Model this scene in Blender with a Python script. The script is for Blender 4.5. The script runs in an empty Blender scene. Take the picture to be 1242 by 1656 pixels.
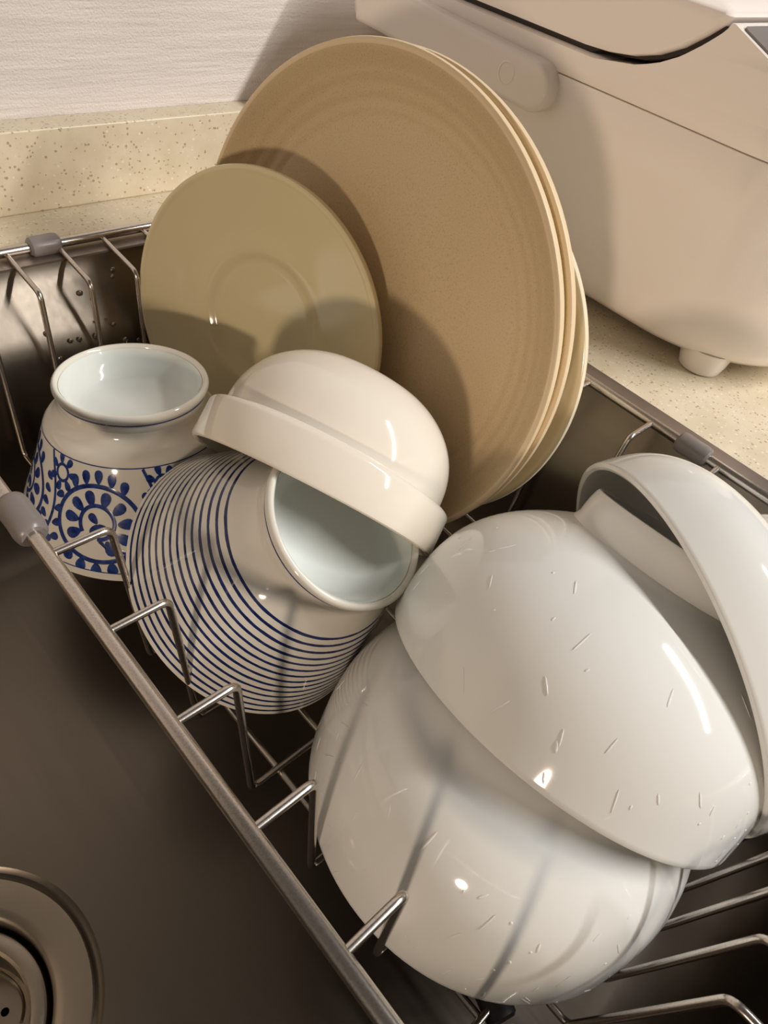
import bpy, bmesh, math, random
from mathutils import Vector, Matrix, Quaternion
random.seed(7)
PI = math.pi
scene = bpy.context.scene
COL = scene.collection

# ---------------------------------------------------------------- camera, world, lights, exposure
CAM = Vector((0.0, 0.0, 0.20))
cam_d = bpy.data.cameras.new('camera')
cam = bpy.data.objects.new('camera', cam_d)
COL.objects.link(cam)
# rows: world axes expressed in camera axes (right, down, forward)
RX = (0.72617, -0.39361, 0.56370)
RY = (-0.66595, -0.60647, 0.43441)
RZ = (0.17088, -0.69085, -0.70252)
right = Vector((RX[0], RY[0], RZ[0])); down = Vector((RX[1], RY[1], RZ[1])); fwd = Vector((RX[2], RY[2], RZ[2]))
M = Matrix((right, -down, -fwd)).transposed().to_4x4()
M.translation = CAM
cam.matrix_world = M
cam_d.sensor_fit = 'VERTICAL'
cam_d.sensor_height = 36.0
cam_d.lens = 36.0 * 1148.0 / 1656.0
cam_d.clip_start = 0.01
scene.camera = cam

w = bpy.data.worlds.new('room_light'); scene.world = w
w.use_nodes = True
bg = w.node_tree.nodes['Background']
bg.inputs[0].default_value = (1.0, 0.87, 0.76, 1)
bg.inputs[1].default_value = 0.093

def area_light(name, loc, target, sx, sy, power, col):
    d = bpy.data.lights.new(name, 'AREA'); d.shape = 'RECTANGLE'; d.size = sx; d.size_y = sy
    d.energy = power; d.color = col
    o = bpy.data.objects.new(name, d); COL.objects.link(o)
    o.location = loc
    o.rotation_euler = (Vector(target) - Vector(loc)).to_track_quat('-Z', 'Y').to_euler()
    return o
# warm lamp low on the left (over the hob), long tube on the ceiling to the right behind the camera
area_light('hob_lamp', (-0.86, -0.42, 0.17), (0.2, 0.2, 0.02), 0.095, 0.095, 4.15, (1.0, 0.80, 0.615))
bpy.data.lights['hob_lamp'].shape = 'DISK'
tl = area_light('ceiling_tube', (1.05, -1.25, 1.15), (1.05, -1.25, 0.0), 0.05, 1.75, 62.0, (1.0, 0.972, 0.940))
scene.view_settings.view_transform = 'Standard'
scene.view_settings.look = 'None'
scene.view_settings.gamma = 1.0
scene.view_settings.use_curve_mapping = False
scene.view_settings.exposure = 0.08

# ---------------------------------------------------------------- materials
def srgb(r, g, b):
    f = lambda c: (c / 255 / 12.92) if c / 255 <= 0.04045 else ((c / 255 + 0.055) / 1.055) ** 2.4
    return (f(r), f(g), f(b), 1)
def new_mat(name, col, rough=0.5, metal=0.0, coat=0.0, spec=0.5, sss=0.0):
    m = bpy.data.materials.new(name); m.use_nodes = True
    b = m.node_tree.nodes['Principled BSDF']
    b.inputs['Base Color'].default_value = col
    b.inputs['Roughness'].default_value = rough
    b.inputs['Metallic'].default_value = metal
    b.inputs['Coat Weight'].default_value = coat
    b.inputs['Coat Roughness'].default_value = 0.04
    b.inputs['Specular IOR Level'].default_value = spec
    return m
class NT:
    """tiny helper around a node tree"""
    def __init__(s, m): s.t = m.node_tree; s.b = s.t.nodes['Principled BSDF']; s.out = s.t.nodes['Material Output']
    def n(s, typ, **kw):
        x = s.t.nodes.new(typ)
        for k, v in kw.items(): setattr(x, k, v)
        return x
    def l(s, a, b): s.t.links.new(a, b)
    def math(s, op, a, b=None):
        x = s.n('ShaderNodeMath', operation=op)
        for i, v in enumerate((a, b)):
            if v is None: continue
            if isinstance(v, (int, float)): x.inputs[i].default_value = v
            else: s.l(v, x.inputs[i])
        return x.outputs[0]
    def noise(s, scale, detail=3, vec=None, rough=0.5):
        x = s.n('ShaderNodeTexNoise'); x.inputs['Scale'].default_value = scale; x.inputs['Detail'].default_value = detail
        x.inputs['Roughness'].default_value = rough
        if vec is not None: s.l(vec, x.inputs['Vector'])
        return x.outputs['Fac']
    def coord(s, kind='Object', scale=None):
        tc = s.n('ShaderNodeTexCoord')
        if scale is None: return tc.outputs[kind]
        mp = s.n('ShaderNodeMapping'); mp.inputs['Scale'].default_value = scale
        s.l(tc.outputs[kind], mp.inputs['Vector']); return mp.outputs['Vector']
    def ramp(s, fac, stops):
        r = s.n('ShaderNodeValToRGB'); e = r.color_ramp.elements
        while len(e) < len(stops): e.new(0.5)
        for x, (p, c) in zip(e, stops): x.position = p; x.color = c
        s.l(fac, r.inputs[0]); return r.outputs[0]
    def bump(s, h, strength, dist=0.001):
        x = s.n('ShaderNodeBump'); x.inputs['Strength'].default_value = strength; x.inputs['Distance'].default_value = dist
        s.l(h, x.inputs['Height']); s.l(x.outputs[0], s.b.inputs['Normal'])
    def mix(s, fac, a, b):
        x = s.n('ShaderNodeMix', data_type='RGBA')
        s.l(fac, x.inputs['Factor'])
        for v, i in ((a, 6), (b, 7)):
            if isinstance(v, tuple): x.inputs[i].default_value = v
            else: s.l(v, x.inputs[i])
        return x.outputs[2]

MAT = {}
def mat_wallpaper():
    m = new_mat('wallpaper', srgb(222, 214, 208), 0.6); t = NT(m)
    h = t.math('ADD', t.noise(1, 4, t.coord('Object', (30, 30, 420))), t.math('MULTIPLY', t.noise(900, 2, t.coord()), 0.8))
    t.bump(h, 0.55, 0.0012)
    c = t.ramp(t.noise(1, 3, t.coord('Object', (14, 14, 330))), [(0.3, srgb(214, 206, 200)), (0.7, srgb(228, 221, 215))])
    t.l(c, t.b.inputs['Base Color']); return m
def mat_stone():
    m = new_mat('speckled_stone', srgb(214, 203, 176), 0.32); t = NT(m)
    v = t.n('ShaderNodeTexVoronoi', feature='F1'); v.inputs['Scale'].default_value = 620
    t.l(t.coord(), v.inputs['Vector'])
    sc = t.n('ShaderNodeSeparateColor'); t.l(v.outputs['Color'], sc.inputs[0])
    sp = t.math('MULTIPLY', t.math('LESS_THAN', v.outputs['Distance'], t.math('MULTIPLY', sc.outputs[1], 0.52)), t.math('GREATER_THAN', sc.outputs[0], 0.28))
    base = t.ramp(t.noise(60, 4, t.coord()), [(0.3, srgb(212, 198, 170)), (0.7, srgb(224, 211, 186))])
    dark = t.ramp(sc.outputs[2], [(0.45, srgb(150, 124, 90)), (0.85, srgb(238, 230, 212))])
    t.l(t.mix(t.math('MULTIPLY', sp, 0.7), base, dark), t.b.inputs['Base Color']); return m
def mat_steel(name, col, rough, brush=(3, 300, 300), amount=0.12):
    m = new_mat(name, col, rough, 1.0); t = NT(m)
    n = t.noise(1, 3, t.coord('Object', brush))
    r = t.math('ADD', t.math('MULTIPLY', t.math('SUBTRACT', n, 0.5), amount), rough)
    t.l(r, t.b.inputs['Roughness'])
    t.bump(t.noise(1, 2, t.coord('Object', brush)), 0.05, 0.0004)
    return m
def mat_wire():
    m = new_mat('rack_wire_steel', srgb(205, 198, 190), 0.24, 1.0); t = NT(m)
    n = t.noise(1600, 3, t.coord())
    t.l(t.ramp(n, [(0.25, srgb(176, 167, 158)), (0.5, srgb(208, 200, 192))]), t.b.inputs['Base Color'])
    t.bump(n, 0.10, 0.0001); return m
def mat_glaze(name, col, rough=0.07, wob=0.03):
    m = new_mat(name, col, rough, 0, 0.0, 0.5); t = NT(m)
    t.bump(t.noise(55, 2, t.coord()), wob, 0.002)
    return m
def mat_stripes(name, white, blue, s0, s1, count):
    """white glaze with thin blue rings painted between heights s0 and s1"""
    m = mat_glaze(name, white, 0.08); t = NT(m)
    sx = t.n('ShaderNodeSeparateXYZ'); t.l(t.coord(), sx.inputs[0])
    wob = t.math('MULTIPLY', t.math('SUBTRACT', t.noise(60, 2, t.coord()), 0.5), 0.0006)
    z = t.math('ADD', sx.outputs[2], wob)
    dz = (s0 - s1) / (count - 1)
    ph = t.math('DIVIDE', t.math('SUBTRACT', s0 + dz * 0.5, z), dz)
    fr = t.math('ABSOLUTE', t.math('SUBTRACT', t.math('FRACT', ph), 0.5))
    wd = t.math('ADD', t.math('MULTIPLY', t.noise(150, 2, t.coord()), 0.10), 0.12)
    line = t.math('LESS_THAN', fr, wd)
    line = t.math('MULTIPLY', line, t.math('LESS_THAN', z, s0 + dz * 0.5))
    line = t.math('MULTIPLY', line, t.math('GREATER_THAN', z, s1 - dz * 0.5))
    bl = t.ramp(t.noise(240, 2, t.coord()), [(0.3, srgb(22, 36, 84)), (0.75, blue)])
    t.l(t.mix(line, white, bl), t.b.inputs['Base Color']); return m
def mat_beige_plate():
    m = new_mat('matt_beige_ceramic', srgb(200, 176, 138), 0.42); t = NT(m)
    sp = t.ramp(t.noise(1500, 2, t.coord()), [(0.28, srgb(188, 161, 121)), (0.40, srgb(206, 182, 143)), (0.70, srgb(212, 190, 153))])
    sx = t.n('ShaderNodeSeparateXYZ'); t.l(t.coord(), sx.inputs[0])
    rad = t.math('SQRT', t.math('ADD', t.math('MULTIPLY', sx.outputs[0], sx.outputs[0]), t.math('MULTIPLY', sx.outputs[1], sx.outputs[1])))
    edge = t.math('GREATER_THAN', rad, 0.1112)          # bare, paler clay along the lip
    t.l(t.mix(edge, sp, srgb(226, 203, 166)), t.b.inputs['Base Color']); t.bump(t.noise(600, 2, t.coord()), 0.06, 0.0004); return m
MAT['wall'] = mat_wallpaper()
MAT['stone'] = mat_stone()
MAT['sink'] = mat_steel('sink_steel', srgb(126, 117, 106), 0.36, (300, 4, 300))
MAT['flange'] = mat_steel('sink_flange_steel', srgb(164, 152, 144), 0.45, (200, 200, 200))
MAT['drain'] = mat_steel('drain_steel', srgb(168, 156, 140), 0.34, (150, 150, 150))
MAT['wire'] = mat_wire()
MAT['grey_plastic'] = new_mat('grey_plastic', srgb(128, 120, 116), 0.32)
MAT['black_rubber'] = new_mat('black_rubber', srgb(22, 20, 18), 0.6)
MAT['white_glaze'] = mat_glaze('white_glaze', srgb(230, 230, 226))
MAT['cream_glaze'] = mat_glaze('cream_white_glaze', srgb(234, 226, 212))
MAT['celadon'] = mat_glaze('pale_celadon_glaze', srgb(226, 231, 226))
MAT['kara_white'] = mat_glaze('bowl_white_glaze', srgb(229, 225, 214), 0.09)
MAT['blue'] = new_mat('cobalt_blue', srgb(30, 52, 122), 0.12)
_t = NT(MAT['blue']); _t.l(_t.ramp(_t.noise(420, 3, _t.coord()), [(0.3, srgb(20, 36, 96)), (0.7, srgb(48, 76, 150))]), _t.b.inputs['Base Color'])
MAT['beige'] = mat_beige_plate()
MAT['yellow'] = mat_glaze('pale_yellow_glaze', srgb(222, 208, 168), 0.10)
MAT['ivory'] = mat_glaze('ivory_glaze', srgb(232, 220, 190), 0.15)
MAT['cooker'] = new_mat('cooker_white_plastic', srgb(248, 238, 230), 0.16)
MAT['cooker_lid'] = new_mat('cooker_lid_plastic', srgb(248, 238, 231), 0.14)
MAT['dark_gap'] = new_mat('dark_gap_shade', srgb(40, 32, 24), 0.5)  # dark colour standing in for the shade inside the lid gap
MAT['panel'] = new_mat('grey_control_panel', srgb(120, 112, 108), 0.3)
MAT['water'] = new_mat('water_on_steel', srgb(190, 184, 176), 0.06, 1.0)
MAT['wet'] = new_mat('water_on_glaze', srgb(234, 234, 231), 0.03)

# ---------------------------------------------------------------- mesh helpers
def link(name, me, mat, parent=None, loc=None, rot=None, smooth=None, mats=None):
    if smooth is not None:
        for p in me.polygons: p.use_smooth = True
        me.set_sharp_from_angle(angle=smooth)
    o = bpy.data.objects.new(name, me); COL.objects.link(o)
    for m in (mats or [mat]): me.materials.append(m)
    if parent is not None: o.parent = parent
    if loc is not None: o.location = loc
    if rot is not None: o.rotation_euler = rot
    return o
def from_bm(bm, name):
    bmesh.ops.recalc_face_normals(bm, faces=bm.faces[:])
    me = bpy.data.meshes.new(name); bm.to_mesh(me); bm.free(); return me
def empty(name, mw=None, loc=None):
    o = bpy.data.objects.new(name, None); COL.objects.link(o); o.empty_display_size = 0.02
    if mw is not None: o.matrix_world = mw
    if loc is not None: o.location = loc
    return o
def tag(o, label=None, cat=None, group=None, kind=None):
    if label: o['label'] = label
    if cat: o['category'] = cat
    if group: o['group'] = group
    if kind: o['kind'] = kind
    return o
def smooth_curve(pts, n=6):
    """Catmull-Rom through (r,z) points"""
    out = []
    P = [pts[0]] + list(pts) + [pts[-1]]
    for i in range(1, len(P) - 2):
        p0, p1, p2, p3 = P[i - 1], P[i], P[i + 1], P[i + 2]
        for k in range(n):
            t = k / n; a = []
            for j in range(2):
                a.append(0.5 * (2 * p1[j] + (-p0[j] + p2[j]) * t + (2 * p0[j] - 5 * p1[j] + 4 * p2[j] - p3[j]) * t * t + (-p0[j] + 3 * p1[j] - 3 * p2[j] + p3[j]) * t ** 3))
            out.append((max(a[0], 0.0), a[1]))
    out.append(pts[-1]); return out
def lathe(prof, N=112, closed=False):
    """surface of revolution about local Z of a list of (r,z); r = 0 ends are poles"""
    vs, fs, rows = [], [], []
    for r, z in prof:
        if r < 1e-7:
            rows.append([len(vs)]); vs.append((0, 0, z))
        else:
            rows.append(list(range(len(vs), len(vs) + N)))
            vs += [(r * math.cos(2 * PI * i / N), r * math.sin(2 * PI * i / N), z) for i in range(N)]
    seq = list(zip(rows[:-1], rows[1:])) + ([(rows[-1], rows[0])] if closed else [])
    for a, b in seq:
        if len(a) == 1 and len(b) == 1: continue
        for i in range(N):
            j = (i + 1) % N
            if len(a) == 1: fs.append((a[0], b[j], b[i]))
            elif len(b) == 1: fs.append((a[i], a[j], b[0]))
            else: fs.append((a[i], a[j], b[j], b[i]))
    bm = bmesh.new(); V = [bm.verts.new(v) for v in vs]
    for f in fs: bm.faces.new([V[i] for i in f])
    return from_bm(bm, 'lathe')
def tube(points, r, seg=12, closed=False, caps=True):
    """round bar along a polyline (already subdivided), parallel-transported frame"""
    pts = [Vector(p) for p in points]; n = len(pts)
    tang = []
    for i in range(n):
        if closed: t = pts[(i + 1) % n] - pts[i - 1]
        else: t = pts[min(i + 1, n - 1)] - pts[max(i - 1, 0)]
        tang.append(t.normalized())
    up = Vector((0, 0, 1)) if abs(tang[0].z) < 0.9 else Vector((1, 0, 0))
    u = (up - tang[0] * up.dot(tang[0])).normalized()
    bm = bmesh.new(); rings = []
    for i in range(n):
        u = (u - tang[i] * u.dot(tang[i])).normalized(); v = tang[i].cross(u)
        rr = r[i] if isinstance(r, (list, tuple)) else r
        rings.append([bm.verts.new(pts[i] + (u * math.cos(2 * PI * k / seg) + v * math.sin(2 * PI * k / seg)) * rr) for k in range(seg)])
    rng = range(n) if closed else range(n - 1)
    for i in rng:
        a, b = rings[i], rings[(i + 1) % n]
        for k in range(seg): bm.faces.new((a[k], a[(k + 1) % seg], b[(k + 1) % seg], b[k]))
    if caps and not closed:
        bm.faces.new(rings[0][::-1]); bm.faces.new(rings[-1])
    return from_bm(bm, 'tube')
def fillet(points, rad, n=6):
    """round the inner corners of a polyline"""
    P = [Vector(p) for p in points]; out = [P[0]]
    for i in range(1, len(P) - 1):
        a = (P[i - 1] - P[i]); b = (P[i + 1] - P[i])
        d = min(rad, a.length * 0.45, b.length * 0.45)
        s = P[i] + a.normalized() * d; e = P[i] + b.normalized() * d
        for k in range(n + 1):
            t = k / n
            out.append(s * (1 - t) ** 2 + P[i] * 2 * t * (1 - t) + e * t * t)
    out.append(P[-1]); return out
def rrect(x0, x1, y0, y1, r, z, nc=12, rs=None, ns=0):
    """rounded rectangle loop; rs = radii for corners (x1y0, x1y1, x0y1, x0y0)"""
    rs = rs or (r, r, r, r); out = []
    for (cx, cy, a0), rr in zip(((x1, y0, -PI / 2), (x1, y1, 0), (x0, y1, PI / 2), (x0, y0, PI)), rs):
        ox = cx - rr if cx == x1 else cx + rr
        oy = cy - rr if cy == y0 and False else (cy + rr if cy == y0 else cy - rr)
        for k in range(nc + 1):
            a = a0 + (PI / 2) * k / nc
            out.append(Vector((ox + rr * math.cos(a), oy + rr * math.sin(a), z)))
    if ns:
        full = []; m = nc + 1
        for i, p in enumerate(out):
            full.append(p)
            if (i + 1) % m == 0:
                q = out[(i + 1) % len(out)]
                full += [p.lerp(q, k / (ns + 1)) for k in range(1, ns + 1)]
        out = full
    return out
def loft(loops, cap0=True, cap1=True):
    bm = bmesh.new(); R = [[bm.verts.new(p) for p in l] for l in loops]; n = len(R[0])
    for a, b in zip(R[:-1], R[1:]):
        for i in range(n):
            j = (i + 1) % n; bm.faces.new((a[i], a[j], b[j], b[i]))
    if cap0: bm.faces.new(R[0][::-1])
    if cap1: bm.faces.new(R[-1])
    return from_bm(bm, 'loft')
def frame(P, n):
    """matrix with Z along n and X turned towards the camera"""
    P = Vector(P); z = Vector(n).normalized(); d = CAM - P
    x = (d - z * d.dot(z)).normalized(); y = z.cross(x)
    m = Matrix((x, y, z)).transposed().to_4x4(); m.translation = P; return m
AS = math.radians(38)

# ---------------------------------------------------------------- setting
ZC = -0.005            # counter surface
def box(x0, x1, y0, y1, z0, z1, bev=0.0):
    bm = bmesh.new(); bmesh.ops.create_cube(bm, size=1.0)
    for v in bm.verts: v.co = Vector((x0 + (v.co.x + .5) * (x1 - x0), y0 + (v.co.y + .5) * (y1 - y0), z0 + (v.co.z + .5) * (z1 - z0)))
    if bev: bmesh.ops.bevel(bm, geom=bm.edges[:], offset=bev, segments=3, profile=0.6, affect='EDGES')
    return from_bm(bm, 'box')
tag(link('wall_back', box(-1.6, 1.8, 0.4387, 0.50, -0.05, 1.3), MAT['wall']), kind='structure')
tag(link('trim_1', box(-1.6, 1.8, 0.4212, 0.4386, ZC, 0.0397, 0.0012), MAT['stone'], smooth=AS), kind='structure')

# countertop with the cut-out for the sink
SX0, SX1, SY0, SY1 = -0.46, 0.325, -0.125, 0.363     # basin opening
def ring_plate(x0, x1, y0, y1, hole, z0, z1):
    """slab with a hole: the outer loop has as many points as the hole loop"""
    n = len(hole); cx = sum(p.x for p in hole) / n; cy = sum(p.y for p in hole) / n; out = []
    for p in hole:
        dx, dy = p.x - cx, p.y - cy
        t = min(((x1 - cx) / dx if dx > 1e-9 else ((x0 - cx) / dx if dx < -1e-9 else 1e9)), ((y1 - cy) / dy if dy > 1e-9 else ((y0 - cy) / dy if dy < -1e-9 else 1e9)))
        out.append((cx + dx * t, cy + dy * t))
    # snap the nearest points to the outer corners
    for c in ((x0, y0), (x1, y0), (x1, y1), (x0, y1)):
        i = min(range(n), key=lambda k: (out[k][0] - c[0]) ** 2 + (out[k][1] - c[1]) ** 2); out[i] = c
    loops = [[Vector((p.x, p.y, z0)) for p in hole], [Vector((p.x, p.y, z1)) for p in hole],
             [Vector((p[0], p[1], z1)) for p in out], [Vector((p[0], p[1], z0)) for p in out]]
    loops.append(loops[0])
    bm = bmesh.new(); R = [[bm.verts.new(p) for p in l] for l in loops[:4]]; R.append(R[0])
    for a, b in zip(R[:-1], R[1:]):
        for i in range(n):
            j = (i + 1) % n; bm.faces.new((a[i], a[j], b[j], b[i]))
    return from_bm(bm, 'slab')
hole = rrect(SX0 - .008, SX1 + .008, SY0 - .008, SY1 + .008, 0.055, 0)
tag(link('countertop', ring_plate(-1.2, 1.5, -0.25, 0.4386, hole, ZC - 0.035, ZC), MAT['stone'], smooth=AS),
    'beige speckled stone countertop around the steel sink', 'countertop')

# sink: flange, basin, drain
ZF = -0.150
DRX, DRY, DRR = -0.0490, 0.1088, 0.0552
sink = tag(empty('kitchen_sink', loc=(0, 0, 0)), 'stainless steel kitchen sink under the dish rack', 'sink')
o_ = [rrect(SX0 - .0177, SX1 + .0177, SY0 - .0177, SY1 + .0157, .06, ZC + .0001), rrect(SX0 - .0177, SX1 + .0177, SY0 - .0177, SY1 + .0157, .06, ZC + .0012),
      rrect(SX0 - .0168, SX1 + .0168, SY0 - .0168, SY1 + .0148, .06, ZC + .0018), rrect(SX0, SX1, SY0, SY1, .05, ZC + .0016)]
link('flange', loft(o_, False, False), MAT['flange'], sink, smooth=AS)
prof = [(0, ZC + .0016), (.0010, ZC + .0010), (.0022, ZC - .003), (.0060, -.014), (.0115, -.0225), (.0180, -.0325), (.0222, -.0405), (.0240, -.048), (.0248, -.058), (.0254, -.075), (.0262, -.098), (.0300, -.122), (.0370, -.136), (.0500, -.1455), (.066, ZF)]
loops = [rrect(SX0 + d, SX1 - d, SY0 + d, SY1 - d, .05 + d * .4, z, 8, None, 24) for d, z in prof]
L = loops[-1]; n = len(L)
circ = []
a_start = math.atan2(L[0].y - DRY, L[0].x - DRX)
for i, p in enumerate(L):
    circ.append((math.atan2(p.y - DRY, p.x - DRX), p))
for k in (0.5, 0.85, 1.0):
    loops.append([Vector((p.x + (DRX + (DRR + .004) * math.cos(a) - p.x) * k, p.y + (DRY + (DRR + .004) * math.sin(a) - p.y) * k, ZF - (.0012 if k == 1.0 else 0))) for a, p in circ])
loops.append([Vector((DRX + (DRR + .0012) * math.cos(a), DRY + (DRR + .0012) * math.sin(a), ZF - .004)) for a, p in circ])
loops.append([Vector((DRX + (DRR - .003) * math.cos(a), DRY + (DRR - .003) * math.sin(a), ZF - .0046)) for a, p in circ])
link('basin', loft(loops, False, False), MAT['sink'], sink, smooth=AS)
zf = ZF - .0022
link('drain_flange', lathe([(DRR, zf - .003), (DRR, zf - .0006), (DRR - .0006, zf), (.0445, zf - .0004), (.0415, zf - .0010), (.0400, zf - .0024), (.0392, zf - .006), (.0388, zf - .05)]), MAT['drain'], sink, (DRX, DRY, 0), smooth=AS)
link('drain_pipe', lathe([(.0388, zf - .05), (.0388, zf - .07), (0, zf - .07)]), MAT['black_rubber'], sink, (DRX, DRY, 0), smooth=AS)
# water drops on the back wall of the basin
bm = bmesh.new()
for i in range(34):
    x = random.uniform(.118, .195); z = random.uniform(-.075, -.012); y = SY1 - (.0022 + (-z - .008) * .645 if z > -.040 else .0228 + (-z - .040) * .08) - .0003
    r = random.uniform(.0007, .0019)
    bmesh.ops.create_uvsphere(bm, u_segments=10, v_segments=6, radius=r, matrix=Matrix.Translation((x, y, z)) @ Matrix.Diagonal((1, .5, random.uniform(.9, 1.4), 1)))
tag(link('water_drops', from_bm(bm, 'drops'), MAT['water'], sink, smooth=AS), 'small clear water drops on the back of the basin', kind='stuff')

# strainer basket in the drain
bask = tag(empty('strainer_basket', loc=(DRX, DRY, zf)), 'round perforated steel strainer basket sitting in the sink drain', 'strainer')
zb = -.006
link('basket_rim', lathe([(.0300, zb - .003), (.0312, zb - .0006), (.0340, zb), (.0368, zb - .0010), (.0374, zb - .0026), (.0362, zb - .0040), (.0320, zb - .0042)], closed=True), MAT['drain'], bask, smooth=AS)
wall_me = lathe([(.0312, zb - .003), (.0300, zb - .012), (.0290, zb - .024), (.0262, zb - .0278), (.0, zb - .0280), (.0, zb - .0290), (.0268, zb - .0288), (.0300, zb - .0245), (.0310, zb - .012), (.0322, zb - .003)], closed=True)
wo = link('basket_cup', wall_me, MAT['drain'])
bm = bmesh.new()
for ring, cnt in ((.009, 6), (.0185, 12)):
    for k in range(cnt):
        a = 2 * PI * k / cnt + ring * 30
        bmesh.ops.create_cone(bm, cap_ends=True, segments=14, radius1=.0017, radius2=.0017, depth=.01, matrix=Matrix.Translation((ring * math.cos(a), ring * math.sin(a), zb - .0284)))
for zz in (-.008, -.0115, -.015, -.0185):
    for k in range(16):
        a = 2 * PI * k / 16
        m_ = Matrix.Translation((.0302 * math.cos(a), .0302 * math.sin(a), zb + zz)) @ Matrix.Rotation(a, 4, 'Z') @ Matrix.Diagonal((.006, .0050, .0007, 1))
        bmesh.ops.create_cube(bm, size=1.0, matrix=m_)
cut = link('cut', from_bm(bm, 'cut'), MAT['drain'])
md = wo.modifiers.new('holes', 'BOOLEAN'); md.object = cut; md.operation = 'DIFFERENCE'; md.solver = 'EXACT'
bpy.context.view_layer.update()
dg = bpy.context.evaluated_depsgraph_get()
me = bpy.data.meshes.new_from_object(wo.evaluated_get(dg))
bpy.data.objects.remove(wo); bpy.data.objects.remove(cut)
me.materials.clear(); link('basket_cup', me, MAT['drain'], bask, smooth=math.radians(30))
hp = [Vector((.0268 * math.cos(a), .0268 * math.sin(a), zb - .006 - .014 * math.sin(PI * i / 20))) for i, a in enumerate([-.5 + 1.5 * k / 20 for k in range(21)])]
link('wire_handle', tube(hp, .0007, 8), MAT['drain'], bask, smooth=AS)

# ---------------------------------------------------------------- dish rack
rack = tag(empty('dish_rack', loc=(0.185, 0.14, 0)), 'steel wire dish rack with grey plastic sleeves spanning the sink', 'dish rack')
def rk(name, me, mat):
    me.transform(Matrix.Translation((-0.185, -0.14, 0)))
    return link(name, me, mat, rack, smooth=AS)
RX0, RX1, RY0, RY1, RR, WR = .0475, .3225, -.0930, .3740, .0027, .00150
ZW, ZW2 = -.0915, -.0944
rk('rail', tube(rrect(RX0, RX1, RY0, RY1, .03, 0, 10), RR, 14, closed=True), MAT['wire'])
for y in (-.0224, .0166, .0548, .0940, .1336, .1727):
    p = fillet([(RX0 + .001, y, 0), (.0700, y, .0), (.0800, y, ZW), (.2905, y, ZW), (.3000, y, 0.0), (RX1 - .001, y, 0)], .004)
    rk('wire', tube(p, WR, 10), MAT['wire'])
for x, xb in ((.0960, .0915), (.1189, .1184), (.1405, .1450), (.1627, .1709), (.1845, .1955), (.2065, .2190), (.2285, .2420), (.2505, .2630), (.2725, .2820)):
    p = fillet([(xb, RY1 - .001, -.001), (xb, .3360, -.004), (xb, .3290, ZW2), (x, -.0450, ZW2), (x, -.0563, 0), (x, RY0 + .001, 0)], .004)
    rk('wire', tube(p, WR * .95, 10), MAT['wire'])
def sleeve(p, axis, ln, r, name='sleeve', mat='grey_plastic'):
    prof = [(0, -ln / 2), (r * .72, -ln / 2), (r * .93, -ln * .44), (r, -ln * .3), (r * .97, 0), (r, ln * .3), (r * .93, ln * .44), (r * .72, ln / 2), (0, ln / 2)]
    me = lathe(prof, 24); q = Vector((0, 0, 1)).rotation_difference(Vector(axis))
    me.transform(Matrix.Translation(p) @ q.to_matrix().to_4x4()); return rk(name, me, MAT[mat])
sleeve((.1387, RY1, 0), (1, 0, 0), .0165, .0056)
sleeve((.2900, RY1, 0), (1, 0, 0), .0165, .0056)
sleeve((RX1, .0698, 0), (0, 1, 0), .0175, .0054)
sleeve((RX1, .2500, 0), (0, 1, 0), .0175, .0054)
sleeve((RX0, .1930, 0), (0, 1, 0), .0200, .0060)
sleeve((.1040, -.0200, ZW2 + .0005), (.3, 1, 0), .018, .0060, 'rubber_foot', 'black_rubber')

# ---------------------------------------------------------------- white serving bowls
SB = []
PA, PB, PQ = 3.289, 0.959, 0.467
def white_bowl(P, n, R, h, label):
    e = empty('serving_bowl', frame(P, n)); tag(e, label, 'bowl', 'white serving bowls stacked upside down')
    bf = lambda s: PQ + (1 - PQ) * (1 - s ** PA) ** PB
    t = .0034
    outer = [(bf(k / 26) * R, h * k / 26) for k in range(0, 27)]
    inner = [(bf(k / 26) * (R - t), (h - t) * k / 26) for k in range(26, -1, -1)]
    pr = [(0, h)] + [(outer[-1][0] * .6, h)] + outer[::-1]
    pr[-1] = (R, .0010)
    pr += [(R - .0003, .0003), (R - t * .5, -.0003), (R - t + .0003, .0003)]
    pr += inner[::-1][1:] + [(0, h - t)]
    link('body', lathe(pr), MAT['white_glaze'], e, smooth=AS)
    rf, hf = .4815 * R, .161 * R
    ring = [(rf * 1.10, h - .0040), (rf * 1.035, h - .0012), (rf * 1.005, h + .0015), (rf * .995, h + hf * .6), (rf * .975, h + hf - .001), (rf * .96, h + hf - .0002), (rf * .93, h + hf), (rf * .90, h + hf - .0004), (rf * .885, h + hf - .0012), (rf * .86, h - .001)]
    link('foot_ring', lathe(ring, closed=True), MAT['white_glaze'], e, smooth=AS)
    return e
SB.append(white_bowl((.15061, .02923, -.08012), (.13247, -.01749, .99103), .07486, .07280, 'large white bowl lying flat upside down on the rack floor beneath a tilted bowl'))
SB.append(white_bowl((.17977, .03084, -.04164), (.56520, .04737, .82359), .07599, .06910, 'middle white bowl tilted upside down with its foot ring showing'))
SB.append(white_bowl((.21936, .02077, -.01887), (.81448, -.44906, .36737), .07553, .04745, 'white bowl on its side at the right with its dark opening over a foot ring'))

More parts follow.
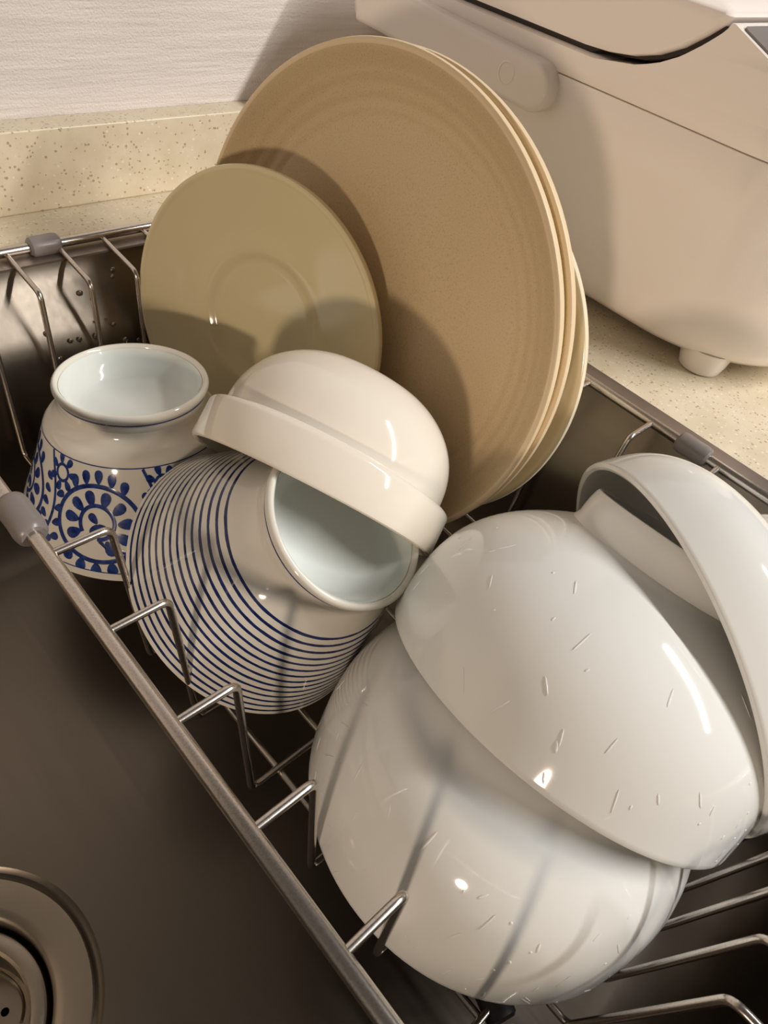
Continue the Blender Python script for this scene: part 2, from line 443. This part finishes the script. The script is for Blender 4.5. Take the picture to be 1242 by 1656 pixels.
def streaks(e, bf, s_range, phis, count, seed):
    """thin drips of rinse water clinging to the outside; bf(s) = outer radius at height s"""
    rnd = random.Random(seed); bm = bmesh.new()
    for i in range(count):
        s = rnd.uniform(*s_range); a = rnd.uniform(*phis); r = bf(s); ds = 1e-4
        t = Vector((bf(s + ds) - bf(s - ds), 0, 2 * ds)).normalized(); nrm = Vector((t.z, 0, -t.x))
        m3 = Matrix((Vector((0, 1, 0)), t, nrm)).transposed().to_4x4(); m3.translation = (r, 0, s)
        ln = rnd.choice((.0006, .0009, .002, .003, .0042)); ang = rnd.uniform(-.9, .9)
        m4 = Matrix.Rotation(a, 4, 'Z') @ m3 @ Matrix.Rotation(ang, 4, 'Z') @ Matrix.Diagonal((rnd.uniform(.0003, .00055), ln, .00016, 1))
        bmesh.ops.create_uvsphere(bm, u_segments=8, v_segments=6, radius=1.0, matrix=m4)
    tag(link('water_streaks', from_bm(bm, 'streaks'), MAT['wet'], e, smooth=AS), 'thin clear drips of water', kind='stuff')
BFW = lambda R, h: (lambda s: (PQ + (1 - PQ) * (1 - min(max(s / h, 0), 1) ** PA) ** PB) * R)
streaks(SB[0], BFW(.07486, .0728), (.004, .050), (-1.2, 1.2), 46, 3)
streaks(SB[1], BFW(.07599, .0691), (.004, .055), (-1.3, 1.3), 46, 4)

# ---------------------------------------------------------------- blue and white rice bowls
def rice_bowl(P, n, prof, rim, foot_r, label, body_mat, in_depth=.0165):
    """prof = outer (r,s) from neck down to just above the rim, s negative below the foot top"""
    e = empty('rice_bowl', frame(P, n)); tag(e, label, 'bowl', 'blue and white rice bowls upside down')
    out = smooth_curve(prof, 8)
    t = .0032
    rr, rs = rim
    inner = [(max(r - t, .0), s - t * .35) for r, s in out if s < -.022]
    pr = [(0, -in_depth), (foot_r * .80, -in_depth), (out[0][0] - .002, -in_depth + .002)] + out + [(rr, rs + .0008), (rr - .0006, rs), (rr - t * .5, rs - .0004), (rr - t + .0002, rs + .0004)]
    pr += inner[::-1] + [(foot_r * .6, -in_depth - t - .002), (0, -in_depth - t - .002)]
    body = link('body', lathe(pr), body_mat, e, smooth=AS)
    f = foot_r
    o0 = out[0]
    ring = smooth_curve([(o0[0] - .0030, o0[1] - .0015), (o0[0] - .0004, o0[1] - .0010), (o0[0] + .0001, o0[1] + .0008), (f * .958, -.0058), (f * .968, -.0046), (f * .992, -.0034), (f, -.0021), (f * .992, -.0009), (f * .970, -.0001), (f * .945, -.0001), (f * .922, -.0010), (f * .910, -.0026), (f * .890, -.0070), (f * .865, -.0110)], 4)
    fr = link('foot_ring', lathe(ring, closed=True), MAT['kara_white'], e, smooth=AS)
    zl = -.0052; r_ = .962 * f            # thin painted line under the lip
    link('painted_line', lathe([(r_ - .0004, zl + .0004), (r_ + .0001, zl + .00030), (r_ + .00022, zl), (r_ + .0001, zl - .00030), (r_ - .0004, zl - .0004)], closed=True), MAT['blue'], fr, smooth=AS)
    d = in_depth
    well = smooth_curve([(0, -d + .0006), (f * .35, -d + .0007), (f * .58, -d + .0012), (f * .70, -d + .0026), (f * .785, -d + .0062), (f * .84, -.0072), (f * .880, -.0038), (f * .906, -.0018)], 5)
    link('foot_well', lathe(well + [(f * .915, -.0022), (f * .90, -.0055), (f * .80, -d), (0, -d - .0006)]), MAT['celadon'], e, smooth=AS)
    return e, out, body

K = 1.0122
s_prof = [(.0342 * K, -.0090), (.0345 * K, -.0120), (.0366 * K, -.0165), (.0406 * K, -.0227), (.0468 * K, -.0340), (.0522 * K, -.0460), (.0566 * K, -.0570), (.0602 * K, -.0670)]
white_s = srgb(229, 225, 214)
MAT['striped'] = mat_stripes('striped_glaze', white_s, srgb(34, 54, 112), -.0231, -.0668, 14)
rice_bowl((.1448, .12677, .00199), (.2074, -.4862, .8489), s_prof, (.0611 * K, -.0699), .0358 * K, 'upside-down rice bowl with thin blue rings, leaning under a small white bowl', MAT['striped'])

k_prof = [(.0330 * K, -.0090), (.0338 * K, -.0125), (.0364 * K, -.0165), (.0408 * K, -.0213), (.0452 * K, -.0340), (.0494 * K, -.0460), (.0545 * K, -.0590), (.0585 * K, -.0700)]
kb, k_out, kbody = rice_bowl((.12572, .26014, -.00902), (.035, .104, .994), k_prof, (.0592 * K, -.0749), .0346 * K, 'upside-down rice bowl painted with cobalt blue flower scrolls', MAT['kara_white'])
# painted pattern: leaves, rings and lines laid on the outer surface
def kr(s):
    for (r0, s0), (r1, s1) in zip(k_out[:-1], k_out[1:]):
        if s1 <= s <= s0: return r0 + (r1 - r0) * (s0 - s) / max(1e-9, s0 - s1)
    return k_out[-1][0] if s < k_out[-1][1] else k_out[0][0]
KM = .0505
bm = bmesh.new()
def kp(u, v, off=.00016):
    r = kr(v) + off; a = u / KM
    return bm.verts.new((r * math.cos(a), r * math.sin(a), v))
S_TOP, S_BOT = -.0215, -.0708
def inband(v): return min(max(v, S_BOT + .0004), S_TOP - .0004)
def leaf(u, v, ang, ln, wd):
    ca, sa = math.cos(ang), math.sin(ang); ring = []
    for k in range(14):
        t = 2 * PI * k / 14; x = ln * .5 * math.cos(t); y = wd * .5 * math.sin(t) * (1 + .35 * math.cos(t))
        ring.append(kp(u + x * ca - y * sa, inband(v + x * sa + y * ca)))
    c = kp(u, inband(v), .00024)
    for k in range(14): bm.faces.new((c, ring[k], ring[(k + 1) % 14]))
def stroke(pts, wd):
    A = []
    for i, (u, v) in enumerate(pts):
        a = pts[max(i - 1, 0)]; b = pts[min(i + 1, len(pts) - 1)]
        dx, dy = b[0] - a[0], b[1] - a[1]; l = math.hypot(dx, dy) or 1; nx, ny = -dy / l * wd * .5, dx / l * wd * .5
        A.append((kp(u + nx, inband(v + ny)), kp(u, inband(v), .00022), kp(u - nx, inband(v - ny))))
    for p, q in zip(A[:-1], A[1:]):
        bm.faces.new((p[0], p[1], q[1], q[0])); bm.faces.new((p[1], p[2], q[2], q[1]))
def ring(u, v, r, wd, a0=0, a1=2 * PI, n=40, spiral=0.0):
    stroke([(u + (r + spiral * k / n) * math.cos(a0 + (a1 - a0) * k / n), v + (r + spiral * k / n) * math.sin(a0 + (a1 - a0) * k / n)) for k in range(n + 1)], wd)
def full_line(v, wd):
    stroke([(2 * PI * KM * k / 120, v) for k in range(121)], wd)
full_line(S_TOP - .0004, .0009); full_line(S_BOT + .0005, .0009)
PIT = 2 * PI * KM / 6
for m_i in range(6):
    u0 = math.radians(-25) * KM + PIT * m_i; v0 = -.0482
    stroke([(u0 + .0196 * math.cos(2 * PI * k / 44), v0 + .0172 * math.sin(2 * PI * k / 44)) for k in range(45)], .0020)
    ring(u0, v0 + .0004, .0072, .0018, -.5 * PI, 1.2 * PI, 36, .0012)
    for k in range(9):
        a = -.35 * PI + 2 * PI * k / 10.5
        leaf(u0 + .0126 * math.cos(a), v0 + .0116 * math.sin(a), a, .0074, .0048)
    for a in (.75 * PI, -.2 * PI, 1.35 * PI): leaf(u0 + .0030 * math.cos(a), v0 + .0030 * math.sin(a), a, .0056, .0036)
    stroke([(u0 + .001, v0 - .0074), (u0 + .004, v0 - .010), (u0 + .012, v0 - .0120)], .0016)
    for k in range(-2, 3):
        a = PI / 2 + k * .32; leaf(u0 + .0213 * math.cos(a), v0 + .0213 * math.sin(a), PI / 2 + k * .1, .0064, .0042)
        a = -PI / 2 + k * .32; leaf(u0 + .0207 * math.cos(a), v0 + .0207 * math.sin(a), -PI / 2 + k * .1, .0060, .0042)
    # stem and small flowers between two medallions
    ub = u0 + PIT * .5
    stroke([(ub - .004 + .0065 * math.sin(PI * k / 16) , S_TOP - .001 - (S_TOP - S_BOT - .002) * k / 16) for k in range(17)], .0015)
    for du, vv, rr in ((.0052, -.0300, .0038), (-.0046, -.0625, .0038)):
        ring(ub + du, vv, rr, .0014, n=20)
        for k in range(7):
            a = 2 * PI * k / 7; leaf(ub + du + (rr + .0026) * math.cos(a), vv + (rr + .0026) * math.sin(a), a, .0050, .0033)
    for k in range(4):
        leaf(ub + .0055, -.0400 - .0068 * k, .5, .0052, .0034)
        leaf(ub - .0035, -.0350 - .0060 * k, PI - .5, .0050, .0033)
pm = from_bm(bm, 'scroll')
tag(link('blue_scroll_print', pm, MAT['blue'], kbody, smooth=AS), 'cobalt blue flower scroll painted round the bowl')

# ---------------------------------------------------------------- small white bowl with a straight collar
e = tag(empty('collared_bowl', frame((.15674, .16222, -.02246), (.72900, .27857, .62527))), 'small cream white bowl with a tall collar upside down over the ringed bowl', 'bowl')
R, hl, Rt, rb, h = .0577 * K, .01926 * K, .05737 * K, .05204 * K, .0576 * K
fw = lambda s, o=0: (rb - o) * (.45 + .55 * (1 - s ** 2.42) ** .70)
t = .0032
pr = [(0, h)] + [(fw(1.0) * .6, h)] + [(fw(k / 24), hl + (h - hl) * k / 24) for k in range(24, -1, -1)] + [(rb + .0002, hl - .002), (rb - .001, hl - .004), (rb - t, hl - .004)]
pr += [(fw(k / 24, t), hl + (h - t - hl) * k / 24) for k in range(0, 25)] + [(0, h - t)]
link('body', lathe(pr), MAT['cream_glaze'], e, smooth=AS)
col = [(R - .0030, 0.0006), (R - .0024, .0001), (R - .0012, -.0001), (R - .0003, .0004), (R, .0014), (Rt + .0003, hl - .0026), (Rt - .0002, hl - .0012), (Rt - .0012, hl - .0003), (Rt - .0026, hl), (rb + .0008, hl + .0004), (rb - .0006, hl + .0014), (rb - t + .0004, hl), (R - .0033, hl - .006), (R - .0033, .003)]
link('collar', lathe(col, closed=True), MAT['cream_glaze'], e, smooth=AS)

# ---------------------------------------------------------------- plates
def plate(name, P, n, R, mat, label, cat, group, depth=.0145, ridges=True, thick=.0046, well=None):
    T = .0022
    front = [(R, -T * .9), (R - .0004, -.0006), (R - .0013, -.0001), (R - .0026, -.0003), (R - .0036, -.0010)]
    if well is None:
        for k in range(0, 25):
            s = k / 24; r = (R - .0042) - s * R * .24
            z = -.0014 - (depth - .0014) * (1 - (1 - s) ** 2.0)
            if ridges and .18 < s < .98: z += .00022 * math.sin(s * 4.2 * 2 * PI)
            front.append((r, z))
        front += [(R * .5, -depth - .0004), (0, -depth - .0006)]
    else:
        for k in range(0, 13):
            s = k / 12; r = (R - .0042) - s * (R - .0042 - well * 1.18)
            front.append((r, -.0012 - (depth * .55) * (1 - (1 - s) ** 1.6)))
        front += [(well * 1.10, -.0012 - depth * .56), (well * 1.03, -.0012 - depth * .62), (well * .97, -.0012 - depth * .74), (well * .90, -.0012 - depth * .82), (well * .80, -.0012 - depth * .85), (0, -.0012 - depth * .86)]
    zb = front[-1][1] - thick
    rf = R * .62 if well is None else well * 1.05
    back = [(0, zb), (rf - .003, zb), (rf - .0022, zb - .0022), (rf, zb - .0024), (rf + .0014, zb)]
    for k in range(1, 11):
        s = k / 10; back.append((rf + .0014 + (R - .0006 - rf - .0014) * s, zb + (-T * 2.0 - zb) * s ** 1.7))
    pr = front[::-1] + back[::-1][0:]
    o = link(name, lathe(pr, 144), mat, None, smooth=AS)
    o.matrix_world = frame(P, n); tag(o, label, cat, group); return o
NB = (-.984, -.067, .163)
plate('dinner_plate', (.2202, .2216, .0203), NB, .1140, MAT['beige'], 'large beige matt plate at the front of the upright stack', 'plate', 'upright dinner plates')
plate('dinner_plate', (.2294, .2212, .0194), NB, .1132, MAT['beige'], 'beige plate right behind the front one, only its rim showing', 'plate', 'upright dinner plates')
plate('side_plate', (.2590, .2054, .0031), NB, .0941, MAT['ivory'], 'ivory white plate hindmost in the upright stack', 'plate', None, .012, False)
plate('saucer', (.1949, .2644, -.0033), (-.93827, -.28772, .19202), .0754, MAT['yellow'], 'small pale yellow saucer with a sunken centre leaning before the beige plate', 'plate', None, .0130, False, .0040, .0754 * .44)

# ---------------------------------------------------------------- rice cooker
ck = tag(empty('rice_cooker', loc=(.495, .225, ZC)), 'glossy off-white rice cooker on the counter behind the rack', 'rice cooker')
def cpart(name, me, mat, bev=None):
    me.transform(Matrix.Translation((-.495, -.225, -ZC)))
    o = link(name, me, mat, ck, smooth=AS); return o
CX0, CX1, CY0, CY1 = .3775, .6125, .0600, .3850
def csec(ins, z, rf=.075, rb_=.045): return rrect(CX0 + ins, CX1 - ins, CY0 + ins, CY1 - ins, 0, z, 14, (rf, rb_, rb_, rf))
zs = [(.045, .0026), (.022, .0034), (.0125, .0062), (.0080, .0110), (.0052, .0190), (.0030, .0340), (.0010, .0600), (.0000, .0850), (.0002, .1095), (.0008, .1103), (.0022, .1105)]
cpart('lower_body', loft([csec(i, z) for i, z in zs]), MAT['cooker'])
zs = [(.0020, .1107), (.0006, .1110), (.0002, .1118), (.0006, .1180), (.0012, .1226), (.0026, .1236)]
cpart('upper_body', loft([csec(i, z) for i, z in zs]), MAT['cooker'])
lidf = [(.1268, .2340), (.1276, .2200), (.1296, .2080), (.1335, .1965), (.1395, .1860), (.1465, .1778), (.1525, .1718), (.1562, .1692)]
def yf(z):
    for (z0, y0), (z1, y1) in zip(lidf[:-1], lidf[1:]):
        if z0 <= z <= z1: return y0 + (y1 - y0) * (z - z0) / (z1 - z0)
    return lidf[0][1] if z < lidf[0][0] else lidf[-1][1]
loops = [rrect(CX0 + .006, CX1 - .006, .2380, CY1 - .006, 0, .1264, 14, (.004, .045, .045, .004))]
for z, y in lidf:
    i = .0016 + (z - .1268) * .09
    loops.append(rrect(CX0 + i, CX1 - i, y, CY1 - i, 0, z, 14, (.004, .045, .045, .004)))
for di, z in ((.0008, .1571), (.0026, .1580), (.012, .1598), (.035, .1614), (.07, .1620)):
    i = .0042 + di; loops.append(rrect(CX0 + i, CX1 - i, .1692 + di, CY1 - i, 0, z, 14, (.004, .045, .045, .004)))
cpart('lid', loft(loops), MAT['cooker_lid'])
gl = [rrect(CX0 + .006, CX1 - .006, .2360, CY1 - .010, 0, .1225, 14, (.004, .04, .04, .004))]
for z, y in lidf[:-1]: gl.append(rrect(CX0 + .006 + (z - .1268) * .09, CX1 - .006 - (z - .1268) * .09, y - .006, CY1 - .010, 0, z - .0005, 14, (.003, .04, .04, .003)))
cpart('lid_gap_shade', loft(gl), MAT['dark_gap'])  # recessed dark filler that paints the shade in the gap under the lid
loops = []
for k in range(0, 15):
    z = .1220 + (.1543 - .1220) * k / 14; i = .0012 + max(0, z - .1236) * .09
    s = (z - .1220) / (.1543 - .1220)
    y0 = .0768 + (.1665 - .0768) * s; y1 = min(yf(z + .0032) - .001, .240)
    if y1 - y0 < .0015: y0 = y1 - .0015
    loops.append([Vector((p.x, min(max(p.y, y0), y1), z)) for p in csec(i, z)])
hous = cpart('control_housing', loft(loops), MAT['cooker'])
# control panel inlay lying on the sloped front
p0 = Vector((0, .1638, .1533)); p1 = Vector((0, .0950, .1286))
bm = bmesh.new(); sl = (p1 - p0).normalized(); nm = Vector((0, -sl.z, sl.y)); nm = nm if nm.z > 0 else -nm
lo = rrect(-.1105, .1105, 0, (p1 - p0).length, .003, 0, 8)
def onp(p, up): return Vector((.495 + p.x, 0, 0)) + Vector((0, p0.y, p0.z)) + sl * p.y + nm * up
cpart('control_panel', loft([[onp(p, -.004) for p in lo], [onp(p, .0010) for p in lo]]), MAT['panel']).parent = hous
# carrying handle: two arms and a bar across the back
def pill(y0, y1, z0, z1, n=14, flat=False):
    r = (z1 - z0) / 2; zc = (z0 + z1) / 2; out = []
    for k in range(n + 1): a = PI / 2 + PI * k / n; out.append((y0 + r + r * math.cos(a), zc + r * math.sin(a)))
    out += [(y1, z0), (y1, z1)]; return out
def arm(side):
    xs = CX0 if side < 0 else CX1; loops = []
    for x, ins in ((.002, .0), (-.0062, .0), (-.0080, .0006), (-.0090, .0018), (-.0094, .0034)):
        lp = []
        for y, z in pill(.2440 + ins, .4020, .0890 + ins, .1140 - ins):
            lp.append(Vector((xs + (x if side < 0 else -x), y, z + (y - .25) * .035)))
        loops.append(lp)
    return loft(loops)
han = cpart('handle', arm(-1), MAT['cooker'])
han2 = cpart('handle', arm(1), MAT['cooker'])
cpart('handle_bar', box(CX0 - .0092, CX1 + .0092, .3860, .4100, .0945, .1195, .0098), MAT['cooker'])
dm = lathe([(0, -.0002), (.0044, -.0002), (.0052, .0006), (.0060, .0004), (.0060, -.001), (0, -.001)], 32)
dm.transform(Matrix.Translation((CX0 - .0091, .2745, .1030)) @ Matrix.Rotation(-PI / 2, 4, 'Y'))
dm.transform(Matrix.Translation((-.495, -.225, -ZC)))
link('pivot_button', dm, MAT['cooker'], han, smooth=AS)
for fx, fy in ((.4090, .1120), (.5810, .1120), (.4090, .3400), (.5810, .3400)):
    f_ = lathe([(0, ZC), (.0112, ZC), (.0124, ZC + .0008), (.0140, ZC + .0060), (.0155, .0100), (0, .0100)], 32)
    f_.transform(Matrix.Translation((fx, fy, 0))); cpart('foot', f_, MAT['cooker'])
